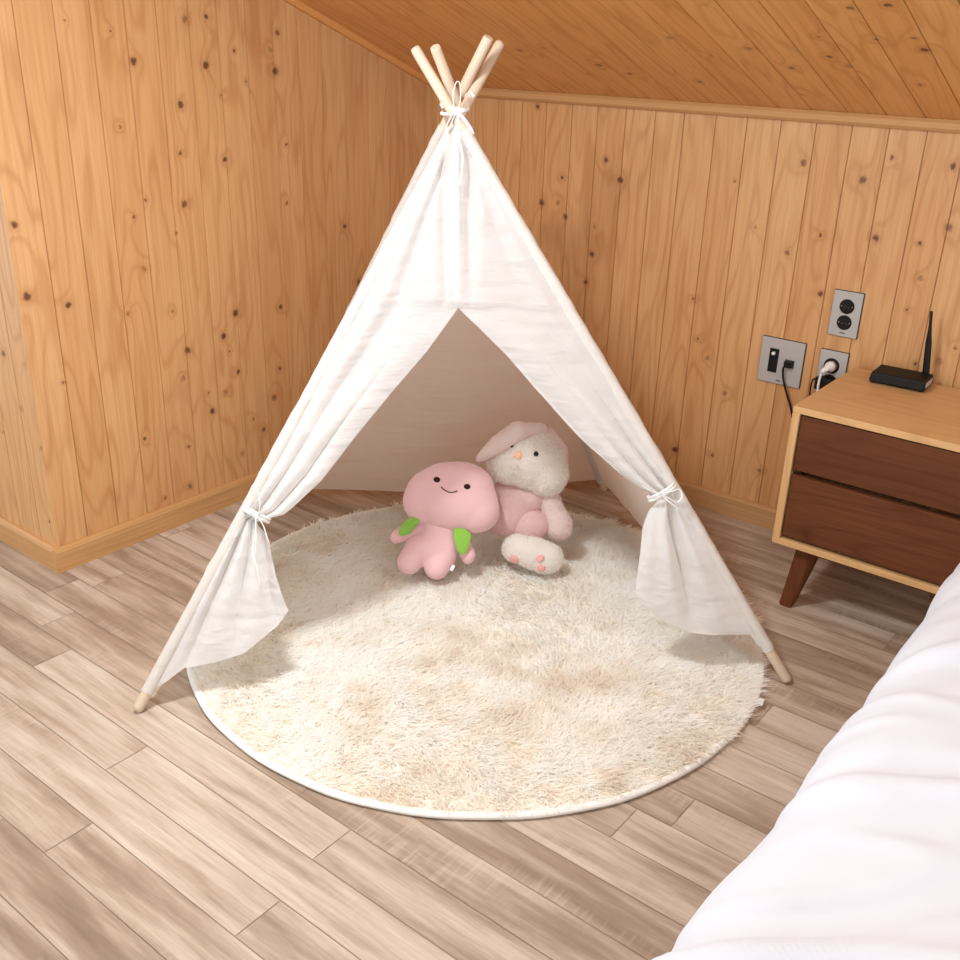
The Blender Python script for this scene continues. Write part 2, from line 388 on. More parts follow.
def trimbar(name, a, b, prof, mat, up=Vector((0, 0, 1)), out=Vector((0, -1, 0)), kind='structure', parent=None, seed=0.0):
    """extrude a profile [(o, u)] from a to b"""
    a = Vector(a); b = Vector(b); L = (b - a).length; n = len(prof); V = []; F = []; uvs = []; tones = []
    for P in (a, b):
        for o_, u_ in prof: V.append(P + out * o_ + up * u_)
    for i in range(n):
        j = (i + 1) % n
        F.append((i, j, n + j, n + i)); uvs += [(prof[i][1] + prof[i][0] + seed, 0), (prof[j][1] + prof[j][0] + seed, 0), (prof[j][1] + prof[j][0] + seed, L), (prof[i][1] + prof[i][0] + seed, L)]
    F.append(tuple(range(n))[::-1]); F.append(tuple(range(n, 2 * n)))
    for i in list(range(n))[::-1]: uvs.append((prof[i][1], prof[i][0]))
    for i in range(n): uvs.append((prof[i][1], prof[i][0]))
    me = bpy.data.meshes.new(name); me.from_pydata([tuple(v) for v in V], [], F); me.update()
    bm = bmesh.new(); bm.from_mesh(me); bmesh.ops.recalc_face_normals(bm, faces=bm.faces); bm.to_mesh(me); bm.free()
    set_attrs(me, [seed] * len(F), [0.0] * len(F), uvs)
    o = link(name, me, mat, parent)
    if kind: tag(o, kind=kind)
    return o
bp = [(0, 0), (.014, 0), (.014, .058), (.012, .064), (.007, .067), (0, .067)]
bpl = [(0, 0), (.016, 0), (.016, .058), (.013, .0655), (.007, .069), (0, .069)]
trimbar('baseboard_back', (XL, YB, 0), (XR, YB, 0), bp, M_trim_pale, seed=.31)
trimbar('baseboard_left', (XL, YR - .016, 0), (XL, YB, 0), bpl, M_trim, out=Vector((1, 0, 0)), seed=.17)
trimbar('baseboard_recess', (XF, YR, 0), (XL, YR, 0), bpl, M_trim, seed=.53)
# quarter-round under the slope along the knee wall, and a flat strip up the gable
trimbar('trim_1', (XL, YB, ZK), (XR, YB, ZK), [(0, .003), (0, -.026), (.010, -.026), (.019, -.018), (.022, -.004), (.014, .004)], M_trim, seed=.71)
su = Vector((0, -cs, sn)); nn = Vector((0, -sn, -cs))
trimbar('trim_2', Vector((XL, YB, ZK)), Vector((XL, YR, zc(YR))), [(0, 0), (.018, 0), (.018, .012), (.014, .016), (0, .016)], M_ceil, up=nn, out=Vector((1, 0, 0)), seed=.4)

# ------------------------------------------------------------------ rug
RC = Vector((-1.3247, 1.7283, 0)); RR = 0.6985
def build_rug():
    root = thing('round_rug', RC, label='round shaggy cream rug on the floor under the white play tent', cat='rug')
    n = 128; bm = bmesh.new()
    bmesh.ops.create_circle(bm, cap_ends=True, segments=n, radius=RR - .004)
    r = bmesh.ops.extrude_face_region(bm, geom=list(bm.faces))
    bmesh.ops.translate(bm, verts=[v for v in r['geom'] if isinstance(v, bmesh.types.BMVert)], vec=(0, 0, .008))
    bmesh.ops.recalc_face_normals(bm, faces=bm.faces)
    for v in bm.verts: v.co.z += .001
    obj('rug_backing', bm, M_back_rug, root)
    # binding: a flattened roll round the edge
    V = []; F = []; m = 10
    for i in range(n):
        a = 2 * PI * i / n; wob = .0012 * math.sin(9 * a) + .0008 * math.sin(23 * a)
        for j in range(m):
            b = 2 * PI * j / m; rr = RR - .007 + .009 * math.cos(b) + wob
            V.append((rr * math.cos(a), rr * math.sin(a), .0075 + .0068 * math.sin(b)))
    for i in range(n):
        for j in range(m):
            F.append((i * m + j, ((i + 1) % n) * m + j, ((i + 1) % n) * m + (j + 1) % m, i * m + (j + 1) % m))
    pydata('binding', V, F, M_bind, root)
    # pile: blades with three joints, leaning by a slow swirl, gathered into tufts
    N = 125000; K = 15000
    ra = np.sqrt(rng.random(K)) * (RR - .012); ta = rng.random(K) * 2 * PI
    tx, ty = ra * np.cos(ta), ra * np.sin(ta)
    k = rng.integers(0, K, N)
    ox = rng.normal(0, .008, N); oy = rng.normal(0, .008, N)
    px, py = tx[k] + ox, ty[k] + oy
    rad = np.hypot(px, py); lim = RR - .010
    sc = np.where(rad > lim, lim / np.maximum(rad, 1e-6), 1.0); px *= sc; py *= sc
    ang = 1.6 * np.sin(px * 4.1 + 1.3) + 1.9 * np.cos(py * 3.7 - .6) + 1.1 * np.sin((px + py) * 8.3) + rng.normal(0, 1.0, K)[k] + rng.normal(0, .35, N)
    lean = .75 + .45 * rng.random(N)
    L = (.021 + .009 * rng.random(N)) * np.where((rad > RR - .05) & (py < -.3 * RR), .75, 1.0)
    dx, dy = np.cos(ang) * lean - ox * 10, np.sin(ang) * lean - oy * 10
    ex = (rad > RR - .035) * 0.5; dx += .12; dy += .2
    wo = np.clip(py / RR + .35, 0, 1) * np.clip((rad - RR + .10) / .07, 0, 1) * .55; dx += wo * px / np.maximum(rad, .01); dy += wo * py / np.maximum(rad, .01)
    dx -= ex * px / np.maximum(rad, .01) * .2; dy -= ex * py / np.maximum(rad, .01) * .2
    z0 = np.full(N, .006)
    pts = []
    for s, out, h in ((0, 0, 0), (.4, .22, .50), (.75, .60, .82), (1.0, 1.0, .95)):
        pts.append(np.stack([px + dx * L * out, py + dy * L * out, z0 + L * h * .58], 1))
    wd = np.stack([-np.sin(ang + rng.normal(0, .9, N)), np.cos(ang + rng.normal(0, .9, N)), np.zeros(N)], 1)
    wid = .0012 + .0008 * rng.random(N)
    V = np.empty((N, 7, 3), np.float32)
    for i, f in enumerate((.8, 1.0, .7)):
        V[:, 2 * i] = pts[i] - wd * (wid * f)[:, None]; V[:, 2 * i + 1] = pts[i] + wd * (wid * f)[:, None]
    V[:, 6] = pts[3]
    loops = np.array([0, 1, 3, 2, 2, 3, 5, 4, 4, 5, 6], np.int32)
    idx = (np.arange(N, dtype=np.int32)[:, None] * 7 + loops[None]).ravel()
    me = bpy.data.meshes.new('pile')
    me.vertices.add(N * 7); me.vertices.foreach_set('co', V.ravel())
    me.loops.add(len(idx)); me.loops.foreach_set('vertex_index', idx)
    me.polygons.add(N * 3)
    st = (np.arange(N, dtype=np.int32)[:, None] * 11 + np.array([0, 4, 8], np.int32)[None]).ravel()
    me.polygons.foreach_set('loop_start', st)
    me.update(calc_edges=True); me.validate()
    a = me.attributes.new('tone', 'FLOAT', 'FACE'); tt = rng.random(K)[k] * .6 + rng.random(N) * .4
    a.data.foreach_set('value', np.repeat(tt, 3).astype(np.float32))
    o = link('pile', me, M_rug, root, smooth=True); tag(o, kind='stuff')
    # sewn-in label on the right edge
    a = math.radians(-3)
    boxobj('label_tag', (-.002, -.012, 0), (.010, .012, .003), M_tag, root, loc=(0.704 * math.cos(.20), 0.704 * math.sin(.20), .012), rot=(0, 0, .20))
build_rug()

# ------------------------------------------------------------------ teepee
T0 = Vector((-1.1357, 1.4847, 0)); TR = math.radians(44.776)
teepee = thing('teepee_tent', T0, (0, 0, TR), 'white cotton play tent on four crossed wooden poles, flaps tied open', 'tent')
FOOT = {'A': (-.726, 0, .006), 'B': (.726, 0, .006), 'C': (-.560, 1.072, .006), 'D': (.545, 1.085, .006)}
TOP = {'A': (.090, .612, 1.334), 'B': (-.105, .567, 1.318), 'C': (.0535, .53, 1.345), 'D': (-.0655, .505, 1.323)}
PR = 0.0118
for k in 'ABCD':
    a, b = Vector(FOOT[k]), Vector(TOP[k])
    v, f = tube_data([a, a.lerp(b, .004), a.lerp(b, .25), a.lerp(b, .5), a.lerp(b, .75), a.lerp(b, .996), b], [PR * .86, PR, PR, PR, PR, PR, PR * .88], 16)
    me = bpy.data.meshes.new('pole'); me.from_pydata([tuple(p) for p in v], [], f); me.update()
    L = (b - a).length; uv = []
    for p in me.polygons:
        for li in p.loop_indices:
            vi = me.loops[li].vertex_index; uv.append(((vi % 16) * .0046 + ord(k), (vi // 16) * L / 6))
    set_attrs(me, [ord(k) * .137 % 1] * len(f), [0] * len(f), uv)
    o = link('pole', me, M_pole, teepee, smooth=True)
    me.polygons[len(f) - 1].use_smooth = False; me.polygons[len(f) - 2].use_smooth = False

def pol(k, z):
    a, b = FOOT[k], TOP[k]; t = (z - a[2]) / (b[2] - a[2]); return np.array([a[i] + (b[i] - a[i]) * t for i in range(3)])
def nz(p, s): return noise.noise(Vector((p[0] * s, p[1] * s, p[2] * s)))
def crinkle(p, amp=1.0):
    q = Vector((p[0] * 9, p[1] * 9, p[2] * 16)); r = Vector((p[0] * 26 + 5, p[1] * 26, p[2] * 60))
    return amp * (.0022 * noise.noise(q) + .0011 * noise.noise(r))
def grid_faces(r, c, base=0): return [(base + i * c + j, base + i * c + j + 1, base + (i + 1) * c + j + 1, base + (i + 1) * c + j) for i in range(r - 1) for j in range(c - 1)]
def sleeve_data(k, z0, z1, rad=.0150, n=14, rows=110):
    """cloth casing round a pole"""
    V = []
    a, b = Vector(FOOT[k]), Vector(TOP[k]); t = (b - a).normalized(); s = t.cross(Vector((0, 1, 0))).normalized(); u = s.cross(t)
    for i in range(rows):
        z = z0 + (z1 - z0) * i / (rows - 1); c = Vector(pol(k, z)); tp = .86 + .14 * min(1, max(0, z / .5))
        for j in range(n):
            th = 2 * PI * j / n; d = s * math.cos(th) + u * math.sin(th)
            r = rad * tp * (1 + .16 * noise.noise(Vector((c.z * 38, j * .8, ord(k)))) + .12 * noise.noise(Vector((c.z * 9, math.cos(th) * 2, math.sin(th) * 2 + ord(k)))))
            r = max(r, PR + .0018)
            V.append(c + d * r)
    F = [(i * n + j, i * n + (j + 1) % n, (i + 1) * n + (j + 1) % n, (i + 1) * n + j) for i in range(rows - 1) for j in range(n)]
    return V, F
def solid(o, t=.0016):
    m = o.modifiers.new('thickness', 'SOLIDIFY'); m.thickness = t; m.offset = 0; return o

ZT = 1.152; NF = np.array([0, -.914, .406])       # outward of the front
Lin = [(-.019,.357,.79),(-.09,.318,.703),(-.176,.278,.614),(-.251,.241,.533),(-.326,.202,.446),(-.408,.172,.378),(-.455,.165,.362)]
Llow = [(-.455,.165,.362),(-.440,.144,.319),(-.427,.117,.259),(-.413,.097,.215),(-.403,.085,.189)]
Lhem = [(-.403,.085,.189),(-.427,.072,.16),(-.499,.049,.109),(-.563,.041,.092),(-.626,.038,.084),(-.668,.025,.056),(-.688,.020,.048)]
Rin = [(-.019,.357,.79),(.087,.314,.694),(.169,.274,.607),(.254,.234,.518),(.331,.206,.455),(.392,.186,.412),(.418,.178,.392)]
Rlow = [(.418,.178,.392),(.392,.150,.334),(.378,.116,.257),(.371,.091,.202),(.384,.081,.179)]
Rhem = [(.384,.081,.179),(.428,.065,.144),(.491,.053,.117),(.54,.049,.109),(.637,.048,.106),(.656,.037,.082),(.682,.031,.068)]
def pleat(x): return abs(math.sin(PI * x)) ** .65
def flap(name, k, inn, low, hem, zt_pole, zend, sgn, label):
    NC = 64; rows = []
    ztop = ZT
    n0, n1, n2 = 42, 64, 56
    # 1: top to the head of the slit; inner edge is the centre seam
    def centre(z): 
        A_, B_ = pol('A', z), pol('B', z); return np.array([-.019 + (z - .79) * .012 - sgn * .005, (A_[1] + B_[1]) / 2, z])
    for i in range(n0):
        z = ztop + (.79 - ztop) * i / n0; rows.append((pol(k, z), centre(z), 'up', (i / n0)))
    for i in range(n1):
        s = i / n1; z = .79 + (zt_pole - .79) * s; rows.append((pol(k, z), interp(inn, s), 'mid', s))
    for i in range(n2 + 1):
        s = i / n2; z = zt_pole + (zend - zt_pole) * s; rows.append((pol(k, z), interp(low, s), 'low', s))
    V = []
    for (P, Q, st, s) in rows:
        wdt = np.linalg.norm(Q - P)
        for j in range(NC):
            t = j / (NC - 1); p = P + (Q - P) * t; d = 0.0
            if st == 'up':
                # pleats hang from the gathered top near the centre seam, a broad tuck beside the casing
                fade = (1 - s) ** .5 if s < .8 else (1 - s) ** .5
                x = p[0] + .019
                d += .022 * fade * math.exp(-(x / .015) ** 2) * (1.0 if sgn < 0 else .6)
                d -= .014 * fade * math.exp(-((abs(x) - .028) / .010) ** 2)
                d += .007 * fade * math.exp(-((abs(x) - .055) / .016) ** 2)
                d += .011 * math.exp(-((t - .20) / .10) ** 2) * (1.0 if sgn < 0 else .4) * min(1, s * 3)
                d -= .010 * math.exp(-((t - .38) / .09) ** 2) * (1.0 if sgn < 0 else .4) * min(1, s * 3)
            elif st == 'mid':
                g = s ** 1.8
                d += .011 * (1 - s) * math.exp(-((t - .20) / .10) ** 2) * (1.0 if sgn < 0 else .4)
                d -= .010 * (1 - s) * math.exp(-((t - .38) / .09) ** 2) * (1.0 if sgn < 0 else .4)
                d += g * .034 * (pleat(2.9 * t + .12 + .1 * sgn) - .7) * min(1, t * 5)
                d += .010 * math.sin(PI * s) * math.sin(PI * t) * .9
                d += .004 * math.sin(PI * s) * math.sin(2 * PI * (1.4 * t + .9 * s))
                d += .010 * g * (t ** .7) * (1 - s ** 8)
            else:
                g = (1 - s) ** .55 * .45 + .55 * math.sin(PI * min(s * 1.0, 1)) ** .6
                if sgn < 0: d += .046 * g * (pleat(3.15 * t ** .9 + .10 + .10 * s) - .75) * min(1, t * 6) * (1 - .25 * s)
                else: d += .050 * g * (pleat(1.9 * t + .08 - .10 * s) - .75) * min(1, t * 6) + .006 * g * math.sin(2 * PI * 3.4 * t)
                d += .018 * t * math.sin(PI * s) * .8
                # lower edge follows the drawn hem
                e = s ** 2.2
                h = interp(hem[::-1], t); line = P + (Q - P) * t
                if s > 0: p = p + (h - (pol(k, zend) + (np.array(low[-1]) - pol(k, zend)) * t)) * e
                # pinch under the ribbon
            if st != 'up':
                pin = math.exp(-((s - 1) / .055) ** 2) if st == 'mid' else math.exp(-(s / .07) ** 2)
                p = p + (P - p) * pin * .22 * t
            lift = .012 * math.sin(PI * t) ** .5 if st == 'up' else (.010 * math.sin(PI * t))
            p = p + NF * (d + .006 + lift * .4 + crinkle(p, 2.6 * min(1, t * 6)))
            V.append(p)
    F = grid_faces(len(rows), NC)
    v, f = join((V, F), sleeve_data(k, zend - .012, ZT, .0145))
    o = pydata(name, v, f, M_cloth, teepee); o['label'] = label
    return o
flap('front_flap', 'A', Lin, Llow, Lhem, .372, .052, -1, 'white front curtain gathered to the left pole')
flap('front_flap', 'B', Rin, Rlow, Rhem, .402, .086, 1, 'white front curtain gathered to the right pole')

def panel(name, k0, k1, zb0, zb1, sag, extra=(), hem_drop=0.0, label=None):
    NR, NC = 70, 60; V = []
    for i in range(NR):
        s = i / (NR - 1)
        for j in range(NC):
            t = j / (NC - 1)
            P = pol(k0, ZT + (zb0 - ZT) * s); Q = pol(k1, ZT + (zb1 - ZT) * s)
            p = P + (Q - P) * t
            cen = np.array([0, .54, p[2]]); dirv = cen - p; dirv[2] = 0; L = np.linalg.norm(dirv); dirv = dirv / max(L, .05)
            d = sag * math.sin(PI * t) * (.25 + .75 * s) + crinkle(p, 2.6 * min(1, t * 8, (1 - t) * 8))
            d += .004 * math.sin(PI * t) * math.sin(9 * t + 3 * s)
            p = p + dirv * d; p[2] += -hem_drop * math.sin(PI * t) * s ** 3
            V.append(p)
    parts = [(V, grid_faces(NR, NC))] + [sleeve_data(k, z, ZT, .0145) for k, z in extra]
    v, f = join(*parts)
    o = pydata(name, v, f, M_cloth, teepee)
    if label: o['label'] = label
    return o
panel('back_panel', 'C', 'D', .050, .050, .030, (('C', .045), ('D', .045)), .012)
panel('side_panel', 'C', 'A', .050, .045, .020, label='left side cloth of the tent')
panel('side_panel', 'D', 'B', .050, .075, .020, label='right side cloth of the tent')

def ribbon(pts, wv, wid, th=.0016, sub=8):
    """flat tape along a path"""
    P = smooth_path(pts, sub); wv = Vector(wv).normalized(); V = []; F = []
    for i, p in enumerate(P):
        t = (P[min(i + 1, len(P) - 1)] - P[max(i - 1, 0)]).normalized(); s = (wv - t * wv.dot(t)).normalized(); u = t.cross(s)
        for a, b in ((-1, -1), (1, -1), (1, 1), (-1, 1)): V.append(p + s * wid * a * .5 + u * th * b * .5)
    n = len(P)
    F = [(i * 4 + j, i * 4 + (j + 1) % 4, (i + 1) * 4 + (j + 1) % 4, (i + 1) * 4 + j) for i in range(n - 1) for j in range(4)]
    F += [(3, 2, 1, 0), tuple(n * 4 - 4 + j for j in range(4))]
    return V, F
def ring_path(c, ax, r1, r2, n=18, turns=1.0, drift=.0):
    ax = Vector(ax).normalized(); a = ax.cross(Vector((0, 0, 1))).normalized(); b = ax.cross(a); c = Vector(c)
    return [c + a * r1 * math.cos(2 * PI * turns * i / n) + b * r2 * math.sin(2 * PI * turns * i / n) + ax * drift * i / n for i in range(n + 1)]
# top cord: two turns round the crossing, a standing loop, a short thick tail and a long thin tail
cc0 = Vector((-.016, .553, 1.196))
def hoop(c, r1, r2, tilt, rad):
    c = Vector(c); return tube_data([c + Vector((r1 * math.cos(2 * PI * i / 32), r2 * math.sin(2 * PI * i / 32), tilt * math.cos(2 * PI * i / 32))) for i in range(33)], rad, 8, False)
wraps = hoop(cc0 + Vector((0, 0, .003)), .030, .054, -.004, .0040)
wraps2 = hoop(cc0 + Vector((.001, 0, -.005)), .030, .054, .006, .0038)
kn = cc0 + Vector((.0, -.053, -.002))
loop = ribbon([kn + Vector(p) for p in ((-.004, 0, 0), (-.010, -.006, .030), (-.004, -.006, .058), (.004, -.006, .058), (.007, -.004, .030), (.002, 0, 0))], (0, 1, 0), .007)
loop2 = ribbon([kn + Vector(p) for p in ((-.002, -.002, 0), (-.014, -.006, -.012), (-.024, -.004, -.034), (-.018, -.006, -.036), (-.008, -.006, -.014), (0, -.002, 0))], (0, 1, 0), .007)
tail = tube_data(smooth_path([kn + Vector(p) for p in ((-.006, -.003, .004), (.012, -.009, -.012), (.028, -.010, -.032), (.036, -.010, -.046))]), .0042, 8)
tail2 = tube_data(smooth_path([kn + Vector(p) for p in ((0, -.004, 0), (.004, -.010, -.026), (.003, -.018, -.05), (.010, -.040, -.085), (.008, -.063, -.117), (.002, -.082, -.148))]), .0024, 8)
hook = tube_data(smooth_path([kn + Vector(p) for p in ((-.03, .02, .006), (-.026, .06, .022), (.02, .075, .026), (.034, .055, .036), (.040, .03, .030))]), .0036, 8)
v, f = join(wraps, wraps2, loop, loop2, tail, tail2, hook); pydata('top_cord', v, f, M_cord, teepee)
# ribbons holding the curtains
def tie(k, z, inner, sgn):
    P = Vector(pol(k, z)); c = (P + Vector(inner)) * .5 + Vector(NF) * .006 + Vector((-.014 * sgn, .004, .010)); ax = Vector(TOP[k]) - Vector(FOOT[k])
    hw = (Vector(inner) - P).length * .5 + .016
    ax.normalize(); a = (Vector(inner) - P); a = (a - ax * a.dot(ax)).normalized(); b = ax.cross(a)
    band = tube_data([c + a * hw * .8 * math.cos(2 * PI * i / 24) + b * .030 * math.sin(2 * PI * i / 24) for i in range(25)], .0036, 8)
    band2 = tube_data([c + ax * .007 + a * hw * .78 * math.cos(2 * PI * i / 24) + b * .030 * math.sin(2 * PI * i / 24) for i in range(25)], .0034, 8)
    o = c + Vector(NF) * .036
    if sgn < 0:
        X = Vector((1, 0, 0)); Z = Vector((0, .40, .915))
        lp = ribbon([o + X * p[0] + Z * p[1] + Vector(NF) * p[2] for p in ((0, 0, 0), (-.012, .025, .006), (-.006, .060, .006), (.004, .066, .006), (.012, .030, .006), (.008, .004, 0))], NF, .007)
        t1 = ribbon([o + X * p[0] + Z * p[1] + Vector(NF) * p[2] for p in ((.006, 0, 0), (.018, -.02, .006), (.026, -.046, .008), (.030, -.058, .006))], NF, .007)
        t2 = ribbon([o + X * p[0] + Z * p[1] + Vector(NF) * p[2] for p in ((.002, 0, 0), (.002, -.03, .008), (-.004, -.07, .010), (.004, -.11, .012), (.010, -.15, .014))], NF, .008)
        return join(band, band2, lp, t1, t2)
    X = Vector((1, 0, 0)); Z = Vector((0, .40, .915))
    lp = ribbon([o + X * p[0] + Z * p[1] + Vector(NF) * p[2] for p in ((-.014, 0, 0), (.010, .004, .006), (.026, .008, .006), (.032, -.008, .006), (.020, -.020, .006), (.0, -.010, .002), (-.012, .0, 0))], NF, .007)
    t1 = ribbon([o + X * p[0] + Z * p[1] + Vector(NF) * p[2] for p in ((-.012, -.004, 0), (.0, -.018, .008), (.018, -.032, .009), (.026, -.036, .008))], NF, .008)
    t2 = ribbon([o + X * p[0] + Z * p[1] + Vector(NF) * p[2] for p in ((-.012, 0, 0), (-.028, .002, .004), (-.044, .010, -.002), (-.054, .016, -.006))], NF, .007)
    return join(band, band2, lp, t1, t2)
v, f = tie('A', .372, (-.462, .163, .365), -1); pydata('tie_ribbon', v, f, M_cord, teepee)
v, f = tie('B', .402, (.425, .176, .395), 1); pydata('tie_ribbon', v, f, M_cord, teepee)

# ------------------------------------------------------------------ plush toys
S = 0.00265
from mathutils.bvhtree import BVHTree
SKIN = {}
def blob(name, parts, mat, parent, voxel=.0042, smooth=8, fur=0, furlen=.006, ref=(0, 0), loc=None, deform=None):
    """parts: ellipsoids (x, y, depth, rx, ry, rd, roll deg) or capsules ('c', p, q, r0, r1) in picture units of S about ref; fused into one skin"""
    V = []; F = []
    def add(v, f):
        b = len(V); V.extend(v); F.extend([tuple(i + b for i in q) for q in f])
    def loc3(x, y, d): return Vector(((x - ref[0]) * S, d * S, (ref[1] - y) * S))
    def ell(c, r, roll):
        bm = bmesh.new(); bmesh.ops.create_uvsphere(bm, u_segments=28, v_segments=18, radius=1)
        rot = Matrix.Rotation(math.radians(roll), 3, 'Y')
        v = [c + rot @ Vector((q.co.x * r[0], q.co.y * r[1], q.co.z * r[2])) for q in bm.verts]; bm.verts.index_update()
        f = [tuple(q.index for q in fc.verts) for fc in bm.faces]; bm.free(); add(v, f)
    for p in parts:
        if p[0] == 'c':
            a, b = loc3(*p[1]), loc3(*p[2]); n = 14
            for i in range(n + 1):
                t = i / n; r = (p[3] + (p[4] - p[3]) * t) * S; ell(a.lerp(b, t), (r, r, r), 0)
        else:
            x, y, d, rx, ry, rd, roll = p; ell(loc3(x, y, d), (rx * S, rd * S, ry * S), roll)
    me = bpy.data.meshes.new('tmp'); me.from_pydata([tuple(q) for q in V], [], F); me.update()
    o = bpy.data.objects.new('tmp', me); COL.objects.link(o)
    m = o.modifiers.new('r', 'REMESH'); m.mode = 'VOXEL'; m.voxel_size = voxel
    m2 = o.modifiers.new('s', 'SMOOTH'); m2.factor = .5; m2.iterations = smooth
    dg = bpy.context.evaluated_depsgraph_get(); dg.update()
    res = bpy.data.meshes.new_from_object(o.evaluated_get(dg)); res.name = name
    bpy.data.objects.remove(o); res.materials.clear()
    if deform is not None:
        for v in res.vertices: v.co = deform(v.co)
    tree = BVHTree.FromPolygons([v.co.copy() for v in res.vertices], [tuple(p.vertices) for p in res.polygons])
    if fur:
        res.calc_loop_triangles()
        P = np.empty(len(res.vertices) * 3, np.float32); res.vertices.foreach_get('co', P); P = P.reshape(-1, 3)
        Nn = np.array([v.normal[:] for v in res.vertices])
        tri = np.array([t.vertices[:] for t in res.loop_triangles]); ar = np.array([t.area for t in res.loop_triangles])
        pick = rng.choice(len(tri), fur, p=ar / ar.sum()); b = rng.dirichlet((1, 1, 1), fur)
        p = (P[tri[pick]] * b[:, :, None]).sum(1); nn_ = (Nn[tri[pick]] * b[:, :, None]).sum(1)
        lean = rng.normal(0, .55, (fur, 3)) + np.array([0, 0, -.5]); d = nn_ + lean * .8; d /= np.linalg.norm(d, axis=1)[:, None]
        wv = np.cross(d, rng.normal(0, 1, (fur, 3))); wv /= np.linalg.norm(wv, axis=1)[:, None]
        L = furlen * (.6 + .6 * rng.random(fur))[:, None]; p = p - nn_ * .0012
        base = len(res.vertices)
        vv = [tuple(v.co) for v in res.vertices]; ff = [tuple(q.vertices) for q in res.polygons]
        A, B, C = p - wv * .0011, p + wv * .0011, p + d * L
        for i in range(fur):
            k = len(vv); vv += [tuple(A[i]), tuple(B[i]), tuple(C[i])]; ff.append((k, k + 1, k + 2))
        res = bpy.data.meshes.new(name); res.from_pydata(vv, [], ff); res.update()
    o = link(name, res, mat, parent, smooth=True, loc=loc); SKIN[o.name] = tree
    return o
def surf_hit(o, x, y, ref):
    """depth of the front surface of o at picture-unit x, y"""
    h, n, i, d = SKIN[o.name].ray_cast(Vector(((x - ref[0]) * S, -1.0, (ref[1] - y) * S)), Vector((0, 1, 0)))
    return (h, n) if h is not None else (Vector(((x - ref[0]) * S, 0, (ref[1] - y) * S)), Vector((0, -1, 0)))
def patch(name, o, pts, ref, mat, parent, th=.0012, lift=.0006, grid=9):
    """a sewn-on patch: outline in picture units, laid on the front surface of o"""
    cx = sum(p[0] for p in pts) / len(pts); cy = sum(p[1] for p in pts) / len(pts); V = []; F = []; n = len(pts)
    for k in range(grid + 1):
        q = k / grid
        for (x, y) in pts:
            h, nn_ = surf_hit(o, cx + (x - cx) * q, cy + (y - cy) * q, ref)
            dome = th * math.sqrt(max(0, 1 - q ** 4)) + lift
            V.append(h + nn_ * dome if k < grid else h - nn_ * .0008)
    F = [(k * n + j, k * n + (j + 1) % n, (k + 1) * n + (j + 1) % n, (k + 1) * n + j) for k in range(grid) for j in range(n)]
    return pydata(name, V, F, mat, parent)
def oval(cx, cy, rx, ry, roll=0, n=20):
    c, s = math.cos(math.radians(roll)), math.sin(math.radians(roll))
    return [(cx + rx * math.cos(2 * PI * i / n) * c - ry * math.sin(2 * PI * i / n) * s, cy + rx * math.cos(2 * PI * i / n) * s + ry * math.sin(2 * PI * i / n) * c) for i in range(n)]
def outline(pts, sub=5):
    p = smooth_path([(x, y, 0) for x, y in pts] + [(pts[0][0], pts[0][1], 0)], sub)[:-1]; return [(q.x, q.y) for q in p]

# pink plush, leaning back a little
REF1 = (437, 577)
toy = thing('plush_toy', (-1.517, 1.797, .032), (math.radians(-22), 0, math.radians(40)),
            'pink plush with a round smiling head and green felt leaves, sitting on the rug', 'plush toy')
head = blob('head', [(452, 498, 0, 47, 33, 30, 9), (471, 507, -3, 30, 25, 22, 20), (426, 501, 0, 23, 24, 22, -10), (462, 485, 0, 33, 24, 25, 8), (444, 484, 0, 30, 22, 24, -14)], M_peach, toy, ref=REF1, smooth=14)
body = blob('body', [(442, 532, 2, 22, 27, 16, 10), (432, 548, 0, 27, 16, 17, 8), (447, 545, 0, 13, 16, 14, 0), ('c', (420, 549, -2), (411, 561, -8), 14, 12.5), ('c', (443, 556, -2), (438, 566, -8), 14.5, 12.5)], M_peach, toy, ref=REF1, smooth=8)
blob('arm', [('c', (424, 526, 2), (400, 536, -1), 8, 7.5), ('c', (400, 536, -1), (397, 538, -1), 7.5, 6)], M_peach, toy, ref=REF1, smooth=6)
blob('arm', [('c', (458, 530, 2), (469, 554, -4), 8, 8), ('c', (469, 554, -4), (469, 557, -4), 8, 6.5)], M_peach, toy, ref=REF1, smooth=6)
def leaf(pts, d0, d1, ax0, ax1):
    pts = outline(pts); cx = sum(p[0] for p in pts) / len(pts); cy = sum(p[1] for p in pts) / len(pts); V = []; F = []; n = len(pts); g = 7
    for side in (-1, 1):
        for k in range(g + 1):
            q = k / g
            for (x, y) in pts:
                X, Y = cx + (x - cx) * q, cy + (y - cy) * q
                t = ((X - ax0[0]) * (ax1[0] - ax0[0]) + (Y - ax0[1]) * (ax1[1] - ax0[1])) / ((ax1[0] - ax0[0]) ** 2 + (ax1[1] - ax0[1]) ** 2)
                d = d0 + (d1 - d0) * t + side * 1.1 * math.sqrt(max(0, 1 - q * q)) - 1.2 * (1 - q * q) * (1 if side < 0 else 1)
                V.append(((X - REF1[0]) * S, d * S, (REF1[1] - Y) * S))
    b = (g + 1) * n
    for s in (0, 1):
        F += [(s * b + k * n + j, s * b + k * n + (j + 1) % n, s * b + (k + 1) * n + (j + 1) % n, s * b + (k + 1) * n + j)[::(1 if s else -1)] for k in range(g) for j in range(n)]
    return pydata('leaf', V, F, M_leaf, toy)
leaf([(424, 515), (415, 515.5), (406, 521), (401, 528), (400.5, 533), (403, 535), (410, 533), (417, 525)], -13, -11, (424, 515), (401, 534))
leaf([(455, 523), (463, 526), (471, 532), (470, 542), (466, 551), (460, 551), (456.5, 544), (454, 533)], -15, -15.5, (455, 523), (464, 551))
